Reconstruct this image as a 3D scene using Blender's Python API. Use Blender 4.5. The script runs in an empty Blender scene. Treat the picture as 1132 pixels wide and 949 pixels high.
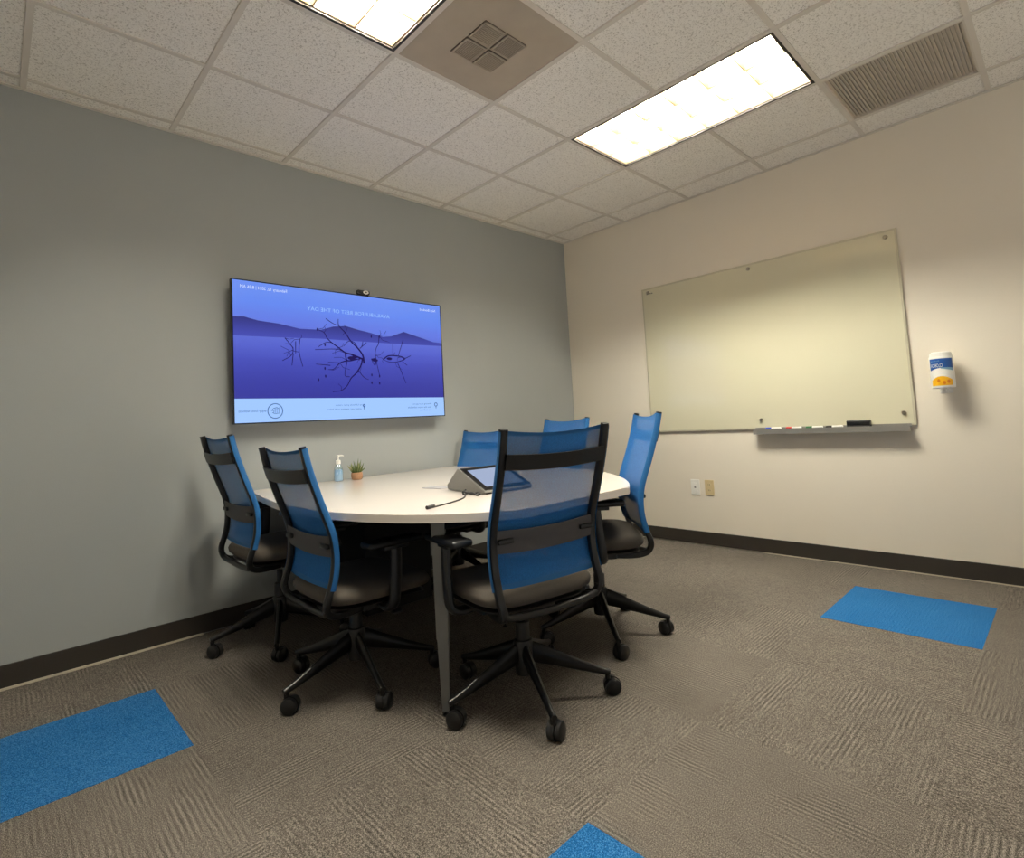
import bpy, bmesh, math, random
from mathutils import Vector, Matrix
random.seed(7)
C = bpy.context.scene.collection
PI = math.pi
S = 0.6096                     # ceiling / carpet module (24 in)
GX, GY, H = -0.2726, -0.7157, 2.743   # first ceiling grid crossing, ceiling height
TX, TY = -0.469, -2.376        # carpet tile origin
ROOM_X, ROOM_Y = -5.0, -4.9

# ------------------------------------------------------------------ materials
def lin(c):
    return tuple(((v/255)/12.92 if v/255 <= .04045 else ((v/255+.055)/1.055)**2.4) for v in c) + (1,)
class NT:
    def __init__(s, name):
        s.m = bpy.data.materials.new(name); s.m.use_nodes = True
        s.t = s.m.node_tree; s.n = s.t.nodes; s.l = s.t.links
        s.b = s.n['Principled BSDF']; s.out = s.n['Material Output']
    def add(s, typ, **kw):
        n = s.n.new(typ)
        for k, v in kw.items():
            if k.startswith('i_'):
                n.inputs[k[2:].replace('_', ' ')].default_value = v
            else: setattr(n, k, v)
        return n
    def link(s, a, b): s.l.new(a, b)
    def math(s, op, a, b=None, c=None):
        n = s.n.new('ShaderNodeMath'); n.operation = op
        for i, v in enumerate((a, b, c)):
            if v is None: continue
            if isinstance(v, (int, float)): n.inputs[i].default_value = v
            else: s.l.new(v, n.inputs[i])
        return n.outputs[0]
    def mix(s, f, a, b, mode='MIX'):
        n = s.n.new('ShaderNodeMix'); n.data_type = 'RGBA'; n.blend_type = mode
        for i, v in ((0, f), (6, a), (7, b)):
            if isinstance(v, (int, float, tuple)): n.inputs[i].default_value = v
            else: s.l.new(v, n.inputs[i])
        return n.outputs[2]
def plain(name, rgb, rough=.5, metal=0, spec=.5, bump=0, bscale=200, var=0, vscale=30, coat=0):
    t = NT(name); b = t.b; c = lin(rgb)
    b.inputs['Base Color'].default_value = c; b.inputs['Roughness'].default_value = rough
    b.inputs['Metallic'].default_value = metal; b.inputs['Specular IOR Level'].default_value = spec
    b.inputs['Coat Weight'].default_value = coat
    if bump or var:
        tc = t.add('ShaderNodeTexCoord')
        if var:
            n = t.add('ShaderNodeTexNoise', i_Scale=vscale, i_Detail=4.0); t.link(tc.outputs['Object'], n.inputs['Vector'])
            f = t.math('MULTIPLY_ADD', n.outputs[0], 2*var, 1-var)
            hs = t.add('ShaderNodeHueSaturation'); hs.inputs['Color'].default_value = c
            t.link(f, hs.inputs['Value']); t.link(hs.outputs[0], b.inputs['Base Color'])
        if bump:
            n2 = t.add('ShaderNodeTexNoise', i_Scale=bscale, i_Detail=3.0); t.link(tc.outputs['Object'], n2.inputs['Vector'])
            bp = t.add('ShaderNodeBump', i_Strength=bump, i_Distance=.002)
            t.link(n2.outputs[0], bp.inputs['Height']); t.link(bp.outputs[0], b.inputs['Normal'])
    return t.m
def emit(name, rgb, k=1.0):
    t = NT(name); t.b.inputs['Base Color'].default_value = (0, 0, 0, 1); t.b.inputs['Specular IOR Level'].default_value = .0
    t.b.inputs['Emission Color'].default_value = lin(rgb); t.b.inputs['Emission Strength'].default_value = k
    return t.m

M = {}
M['grey_wall'] = plain('grey wall paint', (160, 164, 162), .75, bump=.25, bscale=220, var=.03, vscale=3)
M['white_wall'] = plain('warm white wall paint', (234, 225, 208), .6, bump=.25, bscale=220, var=.015, vscale=3)
M['rear_wall'] = plain('bounce white wall paint', (248, 245, 238), .6, bump=.2, bscale=220)  # unseen walls, whitened to bounce more light up to the ceiling
M['baseboard'] = plain('dark brown vinyl base', (44, 40, 35), .5)
M['gap'] = plain('pale carpet edge strip', (190, 180, 160), .7)
M['tbar'] = plain('painted ceiling grid', (220, 213, 202), .55)
M['black'] = plain('black plastic', (13, 13, 14), .38, bump=.15, bscale=600)
M['black_gloss'] = plain('glossy black', (14, 14, 16), .15)
M['dark_grey'] = plain('dark grey plastic', (62, 62, 64), .5)
M['lumbar'] = plain('translucent grey lumbar', (70, 68, 70), .6)
M['arm_metal'] = plain('graphite base', (20, 20, 20), .28, metal=.2)
M['seat'] = plain('taupe seat fabric', (82, 76, 69), .95, bump=.6, bscale=500, var=.12, vscale=250)
M['table_white'] = plain('white laminate', (226, 216, 206), .16, coat=.3)
M['table_edge'] = plain('table edge band', (226, 216, 204), .4)
M['under'] = plain('black underside', (16, 16, 16), .8)
M['leg_metal'] = plain('grey painted table leg', (118, 118, 116), .4, metal=.4)
M['steel'] = plain('brushed steel', (165, 158, 145), .3, metal=1)
M['alu'] = plain('tray aluminium', (150, 148, 142), .4, metal=.5)
M['white_plastic'] = plain('white plastic', (238, 236, 228), .3)
M['ivory'] = plain('ivory plastic', (214, 194, 150), .4)
M['slot'] = plain('dark slot', (60, 52, 42), .6)
M['louver'] = plain('specular louver', (150, 132, 104), .45, metal=.2)
M['reflector'] = plain('fixture pan white enamel', (246, 240, 228), .4)
M['tube'] = emit('fluorescent tube', (255, 250, 234), 305.0)
M['fixture_frame'] = plain('dark fixture gap', (46, 42, 38), .6)
M['diffuser'] = plain('dusty supply diffuser', (172, 160, 144), .7, bump=.2, bscale=400, var=.1, vscale=9)
M['diffuser_dark'] = plain('diffuser slots', (92, 84, 74), .8)
M['grille'] = plain('return grille metal', (212, 203, 190), .5)
M['grille_back'] = plain('return grille dark', (120, 112, 102), .9)
M['console'] = plain('console grey shell', (118, 116, 110), .5, bump=.1)
M['pot'] = plain('woven plant pot', (168, 128, 96), .8, bump=.6, bscale=300, var=.2, vscale=120)
M['leaf'] = plain('succulent leaf', (96, 112, 58), .5, var=.3, vscale=40)
M['leaf_pale'] = plain('pale succulent leaf', (160, 158, 110), .5)
M['soil'] = plain('soil', (60, 44, 32), .9)
M['cable'] = plain('black cable', (28, 26, 25), .5)
M['marker_white'] = plain('marker barrel', (226, 224, 218), .4)
for k, c in dict(blue=(30, 60, 170), red=(196, 52, 38), green=(24, 96, 52)).items(): M['mk_'+k] = plain('marker '+k, c, .4)
M['lbl_blue'] = plain('label blue', (26, 84, 160), .35)
M['lbl_light'] = plain('label pale blue', (130, 176, 200), .35)
M['lbl_yellow'] = plain('label yellow', (246, 184, 24), .35, var=.15, vscale=60)
M['lbl_orange'] = plain('label orange', (226, 130, 20), .35)
M['paper'] = plain('grey paper', (150, 148, 150), .7)
# glass board: frosted green-cream back painted glass
t = NT('cream back painted glass'); t.b.inputs['Base Color'].default_value = lin((214, 209, 182)); t.b.inputs['Roughness'].default_value = .12
t.b.inputs['Coat Weight'].default_value = .6; t.b.inputs['Coat Roughness'].default_value = .02; M['board'] = t.m
M['board_edge'] = plain('glass board edge', (196, 190, 166), .2, coat=.5)
# clear plastic + gel
t = NT('clear plastic'); t.b.inputs['Base Color'].default_value = (.86, .94, 1, 1); t.b.inputs['Transmission Weight'].default_value = .85
t.b.inputs['Roughness'].default_value = .08; t.b.inputs['IOR'].default_value = 1.2; tr = t.add('ShaderNodeBsdfTransparent'); tr.inputs[0].default_value = (.9, .96, 1, 1); gl = t.add('ShaderNodeBsdfGlossy', i_Roughness=.06); mx = t.add('ShaderNodeMixShader'); mx.inputs[0].default_value = .22
t.link(tr.outputs[0], mx.inputs[1]); t.link(gl.outputs[0], mx.inputs[2]); t.link(mx.outputs[0], t.out.inputs[0]); M['clear'] = t.m
M['gel'] = plain('sanitizer gel', (176, 208, 232), .3)

# ceiling tile: fissured mineral fibre
t = NT('mineral fibre ceiling tile'); tc = t.add('ShaderNodeTexCoord')
v = t.add('ShaderNodeTexNoise', i_Scale=125.0, i_Detail=3.0, i_Roughness=.7, i_Distortion=.8); t.link(tc.outputs['Object'], v.inputs['Vector'])
r = t.add('ShaderNodeValToRGB'); r.color_ramp.elements[0].position = .36; r.color_ramp.elements[1].position = .47
r.color_ramp.elements[0].color = lin((198, 191, 180)); r.color_ramp.elements[1].color = lin((253, 249, 241))
t.link(v.outputs[0], r.inputs[0]); t.link(r.outputs[0], t.b.inputs['Base Color']); t.b.inputs['Roughness'].default_value = .95
bp = t.add('ShaderNodeBump', i_Strength=.7, i_Distance=.004); t.link(v.outputs[0], bp.inputs['Height']); t.link(bp.outputs[0], t.b.inputs['Normal'])
M['tile'] = t.m

# carpet tiles, quarter turned
def carpet(name, dark, mid, light, stripes=1.0):
    t = NT(name); tc = t.add('ShaderNodeTexCoord'); sp = t.add('ShaderNodeSeparateXYZ'); t.link(tc.outputs['Object'], sp.inputs[0])
    u = t.math('DIVIDE', t.math('SUBTRACT', sp.outputs[0], TX), S); w = t.math('DIVIDE', t.math('SUBTRACT', sp.outputs[1], TY), S)
    fu = t.math('FLOOR', u); fw = t.math('FLOOR', w)
    par = t.math('FLOORED_MODULO', t.math('ADD', fu, fw), 2.0)
    # along / across the ribs of each tile
    a = t.math('ADD', t.math('MULTIPLY', sp.outputs[0], t.math('SUBTRACT', 1.0, par)), t.math('MULTIPLY', sp.outputs[1], par))
    c = t.math('ADD', t.math('MULTIPLY', sp.outputs[1], t.math('SUBTRACT', 1.0, par)), t.math('MULTIPLY', sp.outputs[0], par))
    seed = t.math('ADD', t.math('MULTIPLY', fu, 7.31), t.math('MULTIPLY', fw, 3.77))
    def nz(sa, sc, detail=2.0, off=0.0):
        cb = t.add('ShaderNodeCombineXYZ'); t.link(t.math('MULTIPLY', a, sa), cb.inputs[0]); t.link(t.math('MULTIPLY', c, sc), cb.inputs[1])
        t.link(t.math('ADD', seed, off), cb.inputs[2])
        n = t.add('ShaderNodeTexNoise', i_Scale=1.0, i_Detail=detail, i_Roughness=.6); t.link(cb.outputs[0], n.inputs['Vector']); return n.outputs[0]
    bands = t.math('MULTIPLY_ADD', t.math('SINE', t.math('ADD', t.math('MULTIPLY', c, 2*PI/.0150), t.math('MULTIPLY', nz(6.0, 8.0, 1.0, 31.0), 5.0))), .32, .5)            # long multi-level ribs
    ribs = nz(14.0, 150.0, 1.0, 5.0)
    grain = nz(330.0, 400.0, 2.0, 9.0)    # loop grain
    blotch = nz(2.2, 3.0, 2.0, 13.0)
    f = t.math('ADD', t.math('MULTIPLY', t.math('MULTIPLY', t.math('SUBTRACT', bands, .5), t.math('SMOOTH_MIN', t.math('MAXIMUM', t.math('MULTIPLY_ADD', nz(4.0, 9.0, 1.0, 21.0), 4.2, -1.75), .12), 1.1, .1)), .46*stripes), t.math('MULTIPLY', t.math('SUBTRACT', ribs, .5), .22*stripes))
    f = t.math('ADD', f, t.math('MULTIPLY', t.math('SUBTRACT', grain, .5), 2.3))
    f = t.math('ADD', f, t.math('MULTIPLY', t.math('SUBTRACT', blotch, .5), .16))
    f = t.math('ADD', f, .5)
    r = t.add('ShaderNodeValToRGB'); e = r.color_ramp.elements; e[0].position = .1; e[0].color = lin(dark); e[1].position = .9; e[1].color = lin(light)
    m_ = e.new(.5); m_.color = lin(mid)
    t.link(f, r.inputs[0]); t.link(r.outputs[0], t.b.inputs['Base Color']); t.b.inputs['Roughness'].default_value = 1.0
    t.b.inputs['Specular IOR Level'].default_value = .1
    bp = t.add('ShaderNodeBump', i_Strength=.6, i_Distance=.004); t.link(f, bp.inputs['Height']); t.link(bp.outputs[0], t.b.inputs['Normal'])
    return t.m
M['carpet'] = carpet('taupe loop carpet', (55, 51, 47), (98, 92, 85), (151, 143, 134))
M['blue_carpet'] = carpet('blue loop carpet', (10, 64, 110), (24, 96, 154), (84, 138, 190), .3)

# chair mesh: woven, see-through between the threads
def chair_mesh():
    t = NT('blue woven chair mesh'); c = lin((12, 98, 168)); tc = t.add('ShaderNodeTexCoord')
    n = t.add('ShaderNodeTexNoise', i_Scale=160.0, i_Detail=2.0); t.link(tc.outputs['Object'], n.inputs['Vector'])
    hs = t.add('ShaderNodeHueSaturation'); hs.inputs['Color'].default_value = c
    t.link(t.math('MULTIPLY_ADD', n.outputs[0], .5, .75), hs.inputs['Value']); t.link(hs.outputs[0], t.b.inputs['Base Color'])
    t.b.inputs['Roughness'].default_value = .8
    v = t.add('ShaderNodeTexNoise', i_Scale=420.0, i_Detail=1.0); t.link(tc.outputs['Object'], v.inputs['Vector'])
    a = t.math('GREATER_THAN', v.outputs[0], .53)
    tr = t.add('ShaderNodeBsdfTransparent'); mx = t.add('ShaderNodeMixShader')
    t.link(t.math('MULTIPLY_ADD', a, .22, .05), mx.inputs[0]); t.link(t.b.outputs[0], mx.inputs[1]); t.link(tr.outputs[0], mx.inputs[2])
    t.link(mx.outputs[0], t.out.inputs[0]); return t.m
M['mesh'] = chair_mesh()
M['sleeve'] = plain('blue mesh sleeve', (16, 90, 148), .75, bump=.3, bscale=500, var=.12, vscale=160)

# ------------------------------------------------------------------ helpers
def obj(name, bm, mat, parent=None, smooth=False, loc=None):
    me = bpy.data.meshes.new(name); bm.normal_update(); bm.to_mesh(me); bm.free()
    for m in (mat if isinstance(mat, (list, tuple)) else [mat]): me.materials.append(m)
    if smooth:
        for p in me.polygons: p.use_smooth = True
        try: me.set_sharp_from_angle(angle=math.radians(40))
        except Exception: pass
    o = bpy.data.objects.new(name, me); C.objects.link(o)
    if parent: o.parent = parent
    if loc: o.location = loc
    return o
def thing(name, label, cat, loc=(0, 0, 0), rotz=0, group=None):
    o = bpy.data.objects.new(name, None); C.objects.link(o); o.empty_display_size = .1
    o.location = loc; o.rotation_euler = (0, 0, rotz); return tag(o, label, cat, group)
def tag(o, label, cat, group=None):
    o['label'] = label; o['category'] = cat
    if group: o['group'] = group
    return o
def struct(name, bm, mat, smooth=False):
    o = obj(name, bm, mat, None, smooth); o['kind'] = 'structure'; return o
def box(bm, x0, x1, y0, y1, z0, z1, bev=0, mi=0, seg=2, mat4=None):
    r = bmesh.ops.create_cube(bm, size=1)
    vs = r['verts']
    for v in vs: v.co = Vector((x0+(v.co.x+.5)*(x1-x0), y0+(v.co.y+.5)*(y1-y0), z0+(v.co.z+.5)*(z1-z0)))
    fs = list({f for v in vs for f in v.link_faces})
    if bev:
        es = list({e for v in vs for e in v.link_edges})
        rr = bmesh.ops.bevel(bm, geom=es, offset=bev, segments=seg, affect='EDGES', profile=.5)
        fs = list(set(rr['faces']) | {f for v in rr['verts'] for f in v.link_faces}); vs = list({v for f in fs for v in f.verts})
    for f in fs: f.material_index = mi
    if mat4 is not None:
        for v in vs: v.co = mat4 @ v.co
    return vs
def B(*a, **k):
    bm = bmesh.new(); box(bm, *a, **k); return bm
def catmull(pts, n=8, closed=False):
    P = [Vector(p) for p in pts]; out = []; N = len(P)
    rng = range(N) if closed else range(N-1)
    for i in rng:
        p0 = P[(i-1) % N] if (closed or i > 0) else P[0]*2-P[1]
        p1, p2 = P[i], P[(i+1) % N]
        p3 = P[(i+2) % N] if (closed or i+2 < N) else P[-1]*2-P[-2]
        for k in range(n):
            t = k/n
            out.append(.5*((2*p1)+(p2-p0)*t+(2*p0-5*p1+4*p2-p3)*t*t+(3*p1-p0-3*p2+p3)*t**3))
    if not closed: out.append(P[-1].copy())
    return out
def tube(bm, pts, rad, seg=10, cap=True, mi=0, up=None, flat=1.0):
    """sweep a circle (or a flattened one) along points; rad: number or list"""
    pts = [Vector(p) for p in pts]; n = len(pts); rings = []
    nrm = None
    for i, p in enumerate(pts):
        d = (pts[min(i+1, n-1)]-pts[max(i-1, 0)]).normalized()
        if nrm is None:
            ref = Vector(up) if up else (Vector((0, 0, 1)) if abs(d.z) < .9 else Vector((1, 0, 0)))
            nrm = (ref-d*ref.dot(d)).normalized()
        else: nrm = (nrm-d*nrm.dot(d)).normalized()
        bn = d.cross(nrm); r = rad[i] if isinstance(rad, (list, tuple)) else rad; fl = flat[i] if isinstance(flat, (list, tuple)) else flat
        rings.append([bm.verts.new(p+(nrm*math.cos(2*PI*k/seg)+bn*math.sin(2*PI*k/seg)*fl)*r) for k in range(seg)])
    for a, b in zip(rings, rings[1:]):
        for k in range(seg):
            f = bm.faces.new((a[k], a[(k+1) % seg], b[(k+1) % seg], b[k])); f.material_index = mi
    if cap:
        f = bm.faces.new(rings[0][::-1]); f.material_index = mi; f = bm.faces.new(rings[-1]); f.material_index = mi
def lathe(bm, prof, seg=24, c=(0, 0, 0), mi=0, capb=True, capt=True):
    rings = [[bm.verts.new((c[0]+r*math.cos(2*PI*k/seg), c[1]+r*math.sin(2*PI*k/seg), c[2]+z)) for k in range(seg)] for r, z in prof]
    for a, b in zip(rings, rings[1:]):
        for k in range(seg):
            f = bm.faces.new((a[k], a[(k+1) % seg], b[(k+1) % seg], b[k])); f.material_index = mi
    if capb: bm.faces.new(rings[0][::-1]).material_index = mi
    if capt: bm.faces.new(rings[-1]).material_index = mi
def prism(bm, outline, z0, z1, mi=0, mside=None, mbot=None):
    """extrude a closed 2-D outline (counter-clockwise) between z0 and z1"""
    a = [bm.verts.new((p[0], p[1], z0)) for p in outline]; b = [bm.verts.new((p[0], p[1], z1)) for p in outline]
    f = bm.faces.new(a[::-1]); f.material_index = mi if mbot is None else mbot
    f = bm.faces.new(b); f.material_index = mi
    n = len(a)
    for k in range(n):
        f = bm.faces.new((a[k], a[(k+1) % n], b[(k+1) % n], b[k])); f.material_index = mi if mside is None else mside
def text_mesh(name, s, mat, parent, origin, right, up, width=None, size=None, mirror=True, thick=.0004):
    """lettering standing on a surface; origin = left bottom corner as seen; reads reversed when mirror"""
    cu = bpy.data.curves.new(name, 'FONT'); cu.body = s; cu.extrude = 0; cu.resolution_u = 3
    to = bpy.data.objects.new(name, cu); C.objects.link(to); bpy.context.view_layer.update()
    me = bpy.data.meshes.new_from_object(to.evaluated_get(bpy.context.evaluated_depsgraph_get()))
    bpy.data.objects.remove(to)
    xs = [v.co.x for v in me.vertices]; ys = [v.co.y for v in me.vertices]
    w, h = max(xs)-min(xs), max(ys)-min(ys)
    kx = width/w if width else size/h; ky = size/h if size else kx
    R, U = Vector(right), Vector(up); Nn = R.cross(U)
    for v in me.vertices:
        x = (v.co.x-min(xs))*kx; y = (v.co.y-min(ys))*ky
        if mirror: x = w*kx-x
        v.co = Vector(origin)+R*x+U*y+Nn*thick
    if mirror: me.flip_normals()
    me.materials.clear(); me.materials.append(mat)
    o = bpy.data.objects.new(name, me); C.objects.link(o); o.parent = parent; return o
def copy_tree(o, parent=None):
    c = o.copy(); C.objects.link(c); c.parent = parent
    for ch in [x for x in bpy.data.objects if x.parent is o]: copy_tree(ch, c)
    return c
EXPO = 0.08
# ------------------------------------------------------------------ the room
struct('floor', B(ROOM_X, 0, ROOM_Y, 0, -.1, 0), M['carpet'])
struct('wall_back', B(ROOM_X-.1, .1, 0, .1, -.1, H+.4), M['grey_wall'])
struct('wall_right', B(0, .1, ROOM_Y-.1, 0, -.1, H+.4), M['white_wall'])
struct('wall_left', B(ROOM_X-.1, ROOM_X, ROOM_Y, 0, -.1, H+.4), M['rear_wall'])
bm = bmesh.new(); GX0, GX1, GZ0, GZ1 = -4.6, -.5, .05, 2.3          # unseen glazing added behind the camera to let in light for the ceiling
for a in ((ROOM_X, GX0, -.1, H+.4), (GX1, 0, -.1, H+.4), (GX0, GX1, GZ1, H+.4), (GX0, GX1, -.1, GZ0)): box(bm, a[0], a[1], ROOM_Y-.1, ROOM_Y, a[2], a[3])
struct('wall_front', bm, M['rear_wall'])
bm = bmesh.new()
for k in range(5):
    x = GX0+.02+k*(GX1-GX0-.04)/4; box(bm, x-.02, x+.02, ROOM_Y-.08, ROOM_Y-.02, GZ0, GZ1)
box(bm, GX0, GX1, ROOM_Y-.08, ROOM_Y-.02, GZ0, GZ0+.05); box(bm, GX0, GX1, ROOM_Y-.08, ROOM_Y-.02, GZ1-.04, GZ1)
struct('added_window_1', bm, M['alu'])
t = NT('added window glass'); tr = t.add('ShaderNodeBsdfTransparent'); gl = t.add('ShaderNodeBsdfGlossy', i_Roughness=.02); mx = t.add('ShaderNodeMixShader'); mx.inputs[0].default_value = .06
t.link(tr.outputs[0], mx.inputs[1]); t.link(gl.outputs[0], mx.inputs[2]); t.link(mx.outputs[0], t.out.inputs[0])
struct('added_window_2', B(GX0, GX1, ROOM_Y-.055, ROOM_Y-.045, GZ0+.05, GZ1-.04), t.m)
bm = bmesh.new(); box(bm, ROOM_X, -.009, -.009, 0, .006, .104, bev=.002); struct('baseboard_back', bm, M['baseboard'])
bm = bmesh.new(); box(bm, -.009, 0, ROOM_Y, 0, .006, .104, bev=.002); struct('baseboard_right', bm, M['baseboard'])
struct('trim_1', B(ROOM_X, -3.2, -.018, -.0, 0, .009), M['gap'])
struct('trim_2', B(-.013, 0, ROOM_Y, -1.7, 0, .005), M['gap'])

# ceiling tiles (one recessed plate per cell; fixture cells stay open)
xs = [0, GX] + [GX-i*S for i in range(1, 8)] + [ROOM_X]      # cell borders, x falling
ys = [0, GY+S] + [GY-j*S for j in range(0, 7)] + [ROOM_Y]
def ci(x): return round((GX-x)/S)
def fixture(i, j): return (i in (1, 4) and j in (1, 2)) or (i, j) in ((0, 3), (3, 1))
bm = bmesh.new(); ZT = H+.007
for a in range(len(xs)-1):
    for b in range(len(ys)-1):
        i, j = a-1, b-2
        if fixture(i, j): continue
        box(bm, xs[a+1]+.001, xs[a]-.001, ys[b+1]+.001, ys[b]-.001, ZT, ZT+.015)
struct('ceiling', bm, M['tile'])
struct('trim_3', B(ROOM_X, 0, ROOM_Y, 0, H+.3, H+.4), M['under'])
# T-bar grid: bars along every cell border, left out inside the long troffers
bm = bmesh.new(); W2 = .012
for x in xs[1:-1]:
    box(bm, x-W2, x+W2, ROOM_Y, 0, H, H+.006)
    box(bm, x-W2-.0015, x-W2, ROOM_Y, 0, H+.0035, H+.0069)
for y in ys[1:-1]:
    for a in range(len(xs)-1):
        i = a-1
        if i in (1, 4) and abs(y-(GY-2*S)) < .01: continue
        box(bm, xs[a+1]+W2, xs[a]-W2, y-W2, y+W2, H+.001, H+.006)
struct('trim_4', bm, M['tbar'])
bm = bmesh.new()
box(bm, ROOM_X, 0, -.022, 0, H-.002, H+.004); box(bm, -.022, 0, ROOM_Y, -.022, H-.002, H+.004)
struct('trim_5', bm, M['tbar'])

# ------------------------------------------------------------------ troffers
def troffer(i, label):
    x1, x0 = GX-i*S-W2, GX-(i+1)*S+W2; y1, y0 = GY-S-W2, GY-3*S+W2
    t = thing('ceiling_light', label, 'ceiling light', ((x0+x1)/2, (y0+y1)/2, H), 0, 'recessed louvered ceiling lights')
    hx, hy = (x1-x0)/2, (y1-y0)/2
    bm = bmesh.new(); d = .014                         # dark gap frame
    for a in ((-hx, hx, -hy, -hy+d), (-hx, hx, hy-d, hy), (-hx, -hx+d, -hy+d, hy-d), (hx-d, hx, -hy+d, hy-d)): box(bm, *a, .0, .012)
    obj('frame', bm, M['fixture_frame'], t)
    bm = bmesh.new(); hx -= d; hy -= d; T = .13
    box(bm, -hx-.004, hx+.004, -hy-.004, hy+.004, T, T+.004)
    for a in ((-hx-.004, hx+.004, -hy-.004, -hy), (-hx-.004, hx+.004, hy, hy+.004), (-hx-.004, -hx, -hy, hy), (hx, hx+.004, -hy, hy)): box(bm, *a, .012, T)
    obj('housing', bm, M['reflector'], t)
    bm = bmesh.new(); LT, LB = .078, .010               # 3 x 6 louver cells, blades wider at the top
    cx, cy = 2*hx/3, 2*hy/6
    def blade(p, q_, wid_t, wid_b, ax):
        vs = []
        for z, w_ in ((LB, wid_b), (LT, wid_t)):
            for s in (-1, 1):
                for e in (p, q_):
                    vs.append(bm.verts.new((e, ax[1]+s*w_, z) if ax[0] == 'x' else (ax[1]+s*w_, e, z)))
        a = vs   # 0..3 bottom (s-,p)(s-,q)(s+,p)(s+,q); 4..7 top
        for f in ((0, 1, 3, 2), (4, 6, 7, 5), (0, 4, 5, 1), (2, 3, 7, 6), (0, 2, 6, 4), (1, 5, 7, 3)): bm.faces.new([a[k] for k in f])
    for k in range(4): blade(-hy, hy, .015, .0035, ('y', -hx+.0016+k*(2*hx-.0032)/3))
    for k in range(7): blade(-hx, hx, .012, .0030, ('x', -hy+.0014+k*(2*hy-.0028)/6))
    bmesh.ops.recalc_face_normals(bm, faces=bm.faces[:])
    obj('louver', bm, M['louver'], t)
    for k in range(3):
        bm = bmesh.new(); x = -hx+(k+.5)*cx
        tube(bm, [(x, -hy+.03, .104), (x, hy-.03, .104)], .0125, 8)
        obj('tube_lamp', bm, M['tube'], t, True)
    return t
troffer(1, 'lit recessed ceiling light seen whole, above the table end near the glass board')
troffer(4, 'lit recessed ceiling light cut by the top edge, beside the square air diffuser')

# supply diffuser with four slotted quarters
x1, x0 = GX-3*S-W2, GX-4*S+W2; y1, y0 = GY-S-W2, GY-2*S+W2; hx = (x1-x0)/2
t = thing('ceiling_vent', 'dusty square ceiling air diffuser with four slotted quarters', 'air vent', ((x0+x1)/2, (y0+y1)/2, H), 0)
bm = bmesh.new(); box(bm, -hx, hx, -hx, hx, .003, .009)
obj('face_panel', bm, M['diffuser'], t)
for qx, qy in ((-1, -1), (1, -1), (1, 1), (-1, 1)):
    bm = bmesh.new(); q0, q1 = .006, .122
    ax, bx_ = sorted((qx*q0, qx*q1)); ay, by = sorted((qy*q0, qy*q1))
    if qx*qy > 0: ax += .0; bx_ += .0
    box(bm, ax, bx_, ay, by, -.001, .0029, mi=1)
    f = .006
    for a in ((ax, bx_, ay, ay+f), (ax, bx_, by-f, by), (ax, ax+f, ay, by), (bx_-f, bx_, ay, by)): box(bm, *a, -.006, .0)
    for k in range(1, 12):
        if qx*qy > 0:
            y = ay+k*(by-ay)/12; box(bm, ax+f, bx_-f, y-.0022, y+.0022, -.005, .0)
        else:
            x = ax+k*(bx_-ax)/12; box(bm, x-.0022, x+.0022, ay+f, by-f, -.005, .0)
    obj('slotted_quarter', bm, [M['diffuser'], M['diffuser_dark']], t)

# return grille
x1, x0 = GX-W2, GX-S+W2; y1, y0 = GY-3*S-W2, GY-4*S+W2
t = thing('return_grille', 'grey slatted ceiling air return grille near the white wall', 'air vent', ((x0+x1)/2, (y0+y1)/2, H))
hx, hy = (x1-x0)/2, (y1-y0)/2
obj('backing', B(-hx, hx, -hy, hy, .022, .026), M['grille_back'], t)
bm = bmesh.new()
for a in ((-hx, hx, -hy, -hy+.008), (-hx, hx, hy-.008, hy), (-hx, -hx+.008, -hy, hy), (hx-.008, hx, -hy, hy)): box(bm, *a, .0, .022)
obj('frame', bm, M['grille'], t)
bm = bmesh.new()
for k in range(36):
    y = -hy+.008+(k+.5)*(2*hy-.016)/36
    m = Matrix.Translation((0, y, .012)) @ Matrix.Rotation(math.radians(28), 4, 'X')
    box(bm, -hx+.008, hx-.008, -.0085, .0085, -.0008, .0008, mat4=m)
obj('slats', bm, M['grille'], t)

# blue carpet tiles set into the floor
for (i, j), lab in (((0, 0), 'single bright blue carpet tile lying near the white wall'),
                    ((5, -3), 'blue carpet tile by the grey wall, running off the left edge'),
                    ((4, 0), 'blue carpet tile in the foreground, cut by the bottom edge')):
    x1 = TX-i*S; y1 = TY-j*S
    o = obj('carpet_tile', B(x1-S+.001, x1-.001, y1-S+.001, y1-.001, 0, .0015), M['blue_carpet']); tag(o, lab, 'carpet tile', 'blue carpet tiles')
# ------------------------------------------------------------------ television
X0, X1, Z0, Z1 = -3.056, -1.604, 1.110, 1.938
tv = thing('television', 'wall-mounted flat television showing a blue misty lake with bare branches', 'television', (X0, -.1, Z0))
TW, TH = X1-X0, Z1-Z0
bm = bmesh.new(); box(bm, 0, TW, 0, .03, 0, TH, bev=.003)
box(bm, .2, TW-.2, .03, .055, .12, TH-.15, bev=.006)
obj('body', bm, M['black'], tv)
bm = bmesh.new(); box(bm, .45, TW-.45, .055, .1, .25, .6); obj('wall_mount', bm, M['dark_grey'], tv)
bm = bmesh.new(); f = .006
for a in ((0, TW, 0, f), (0, TW, TH-f, TH), (0, f, f, TH-f), (TW-f, TW, f, TH-f)): box(bm, a[0], a[1], -.0035, .0, a[2], a[3])
obj('bezel', bm, M['black_gloss'], tv)
t = NT('television picture'); tc = t.add('ShaderNodeTexCoord'); sp = t.add('ShaderNodeSeparateXYZ'); t.link(tc.outputs['Object'], sp.inputs[0])
n = t.add('ShaderNodeTexNoise', i_Scale=1.0, i_Detail=3.0); mp = t.add('ShaderNodeMapping'); mp.inputs['Scale'].default_value = (1.5, 1, 22)
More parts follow.
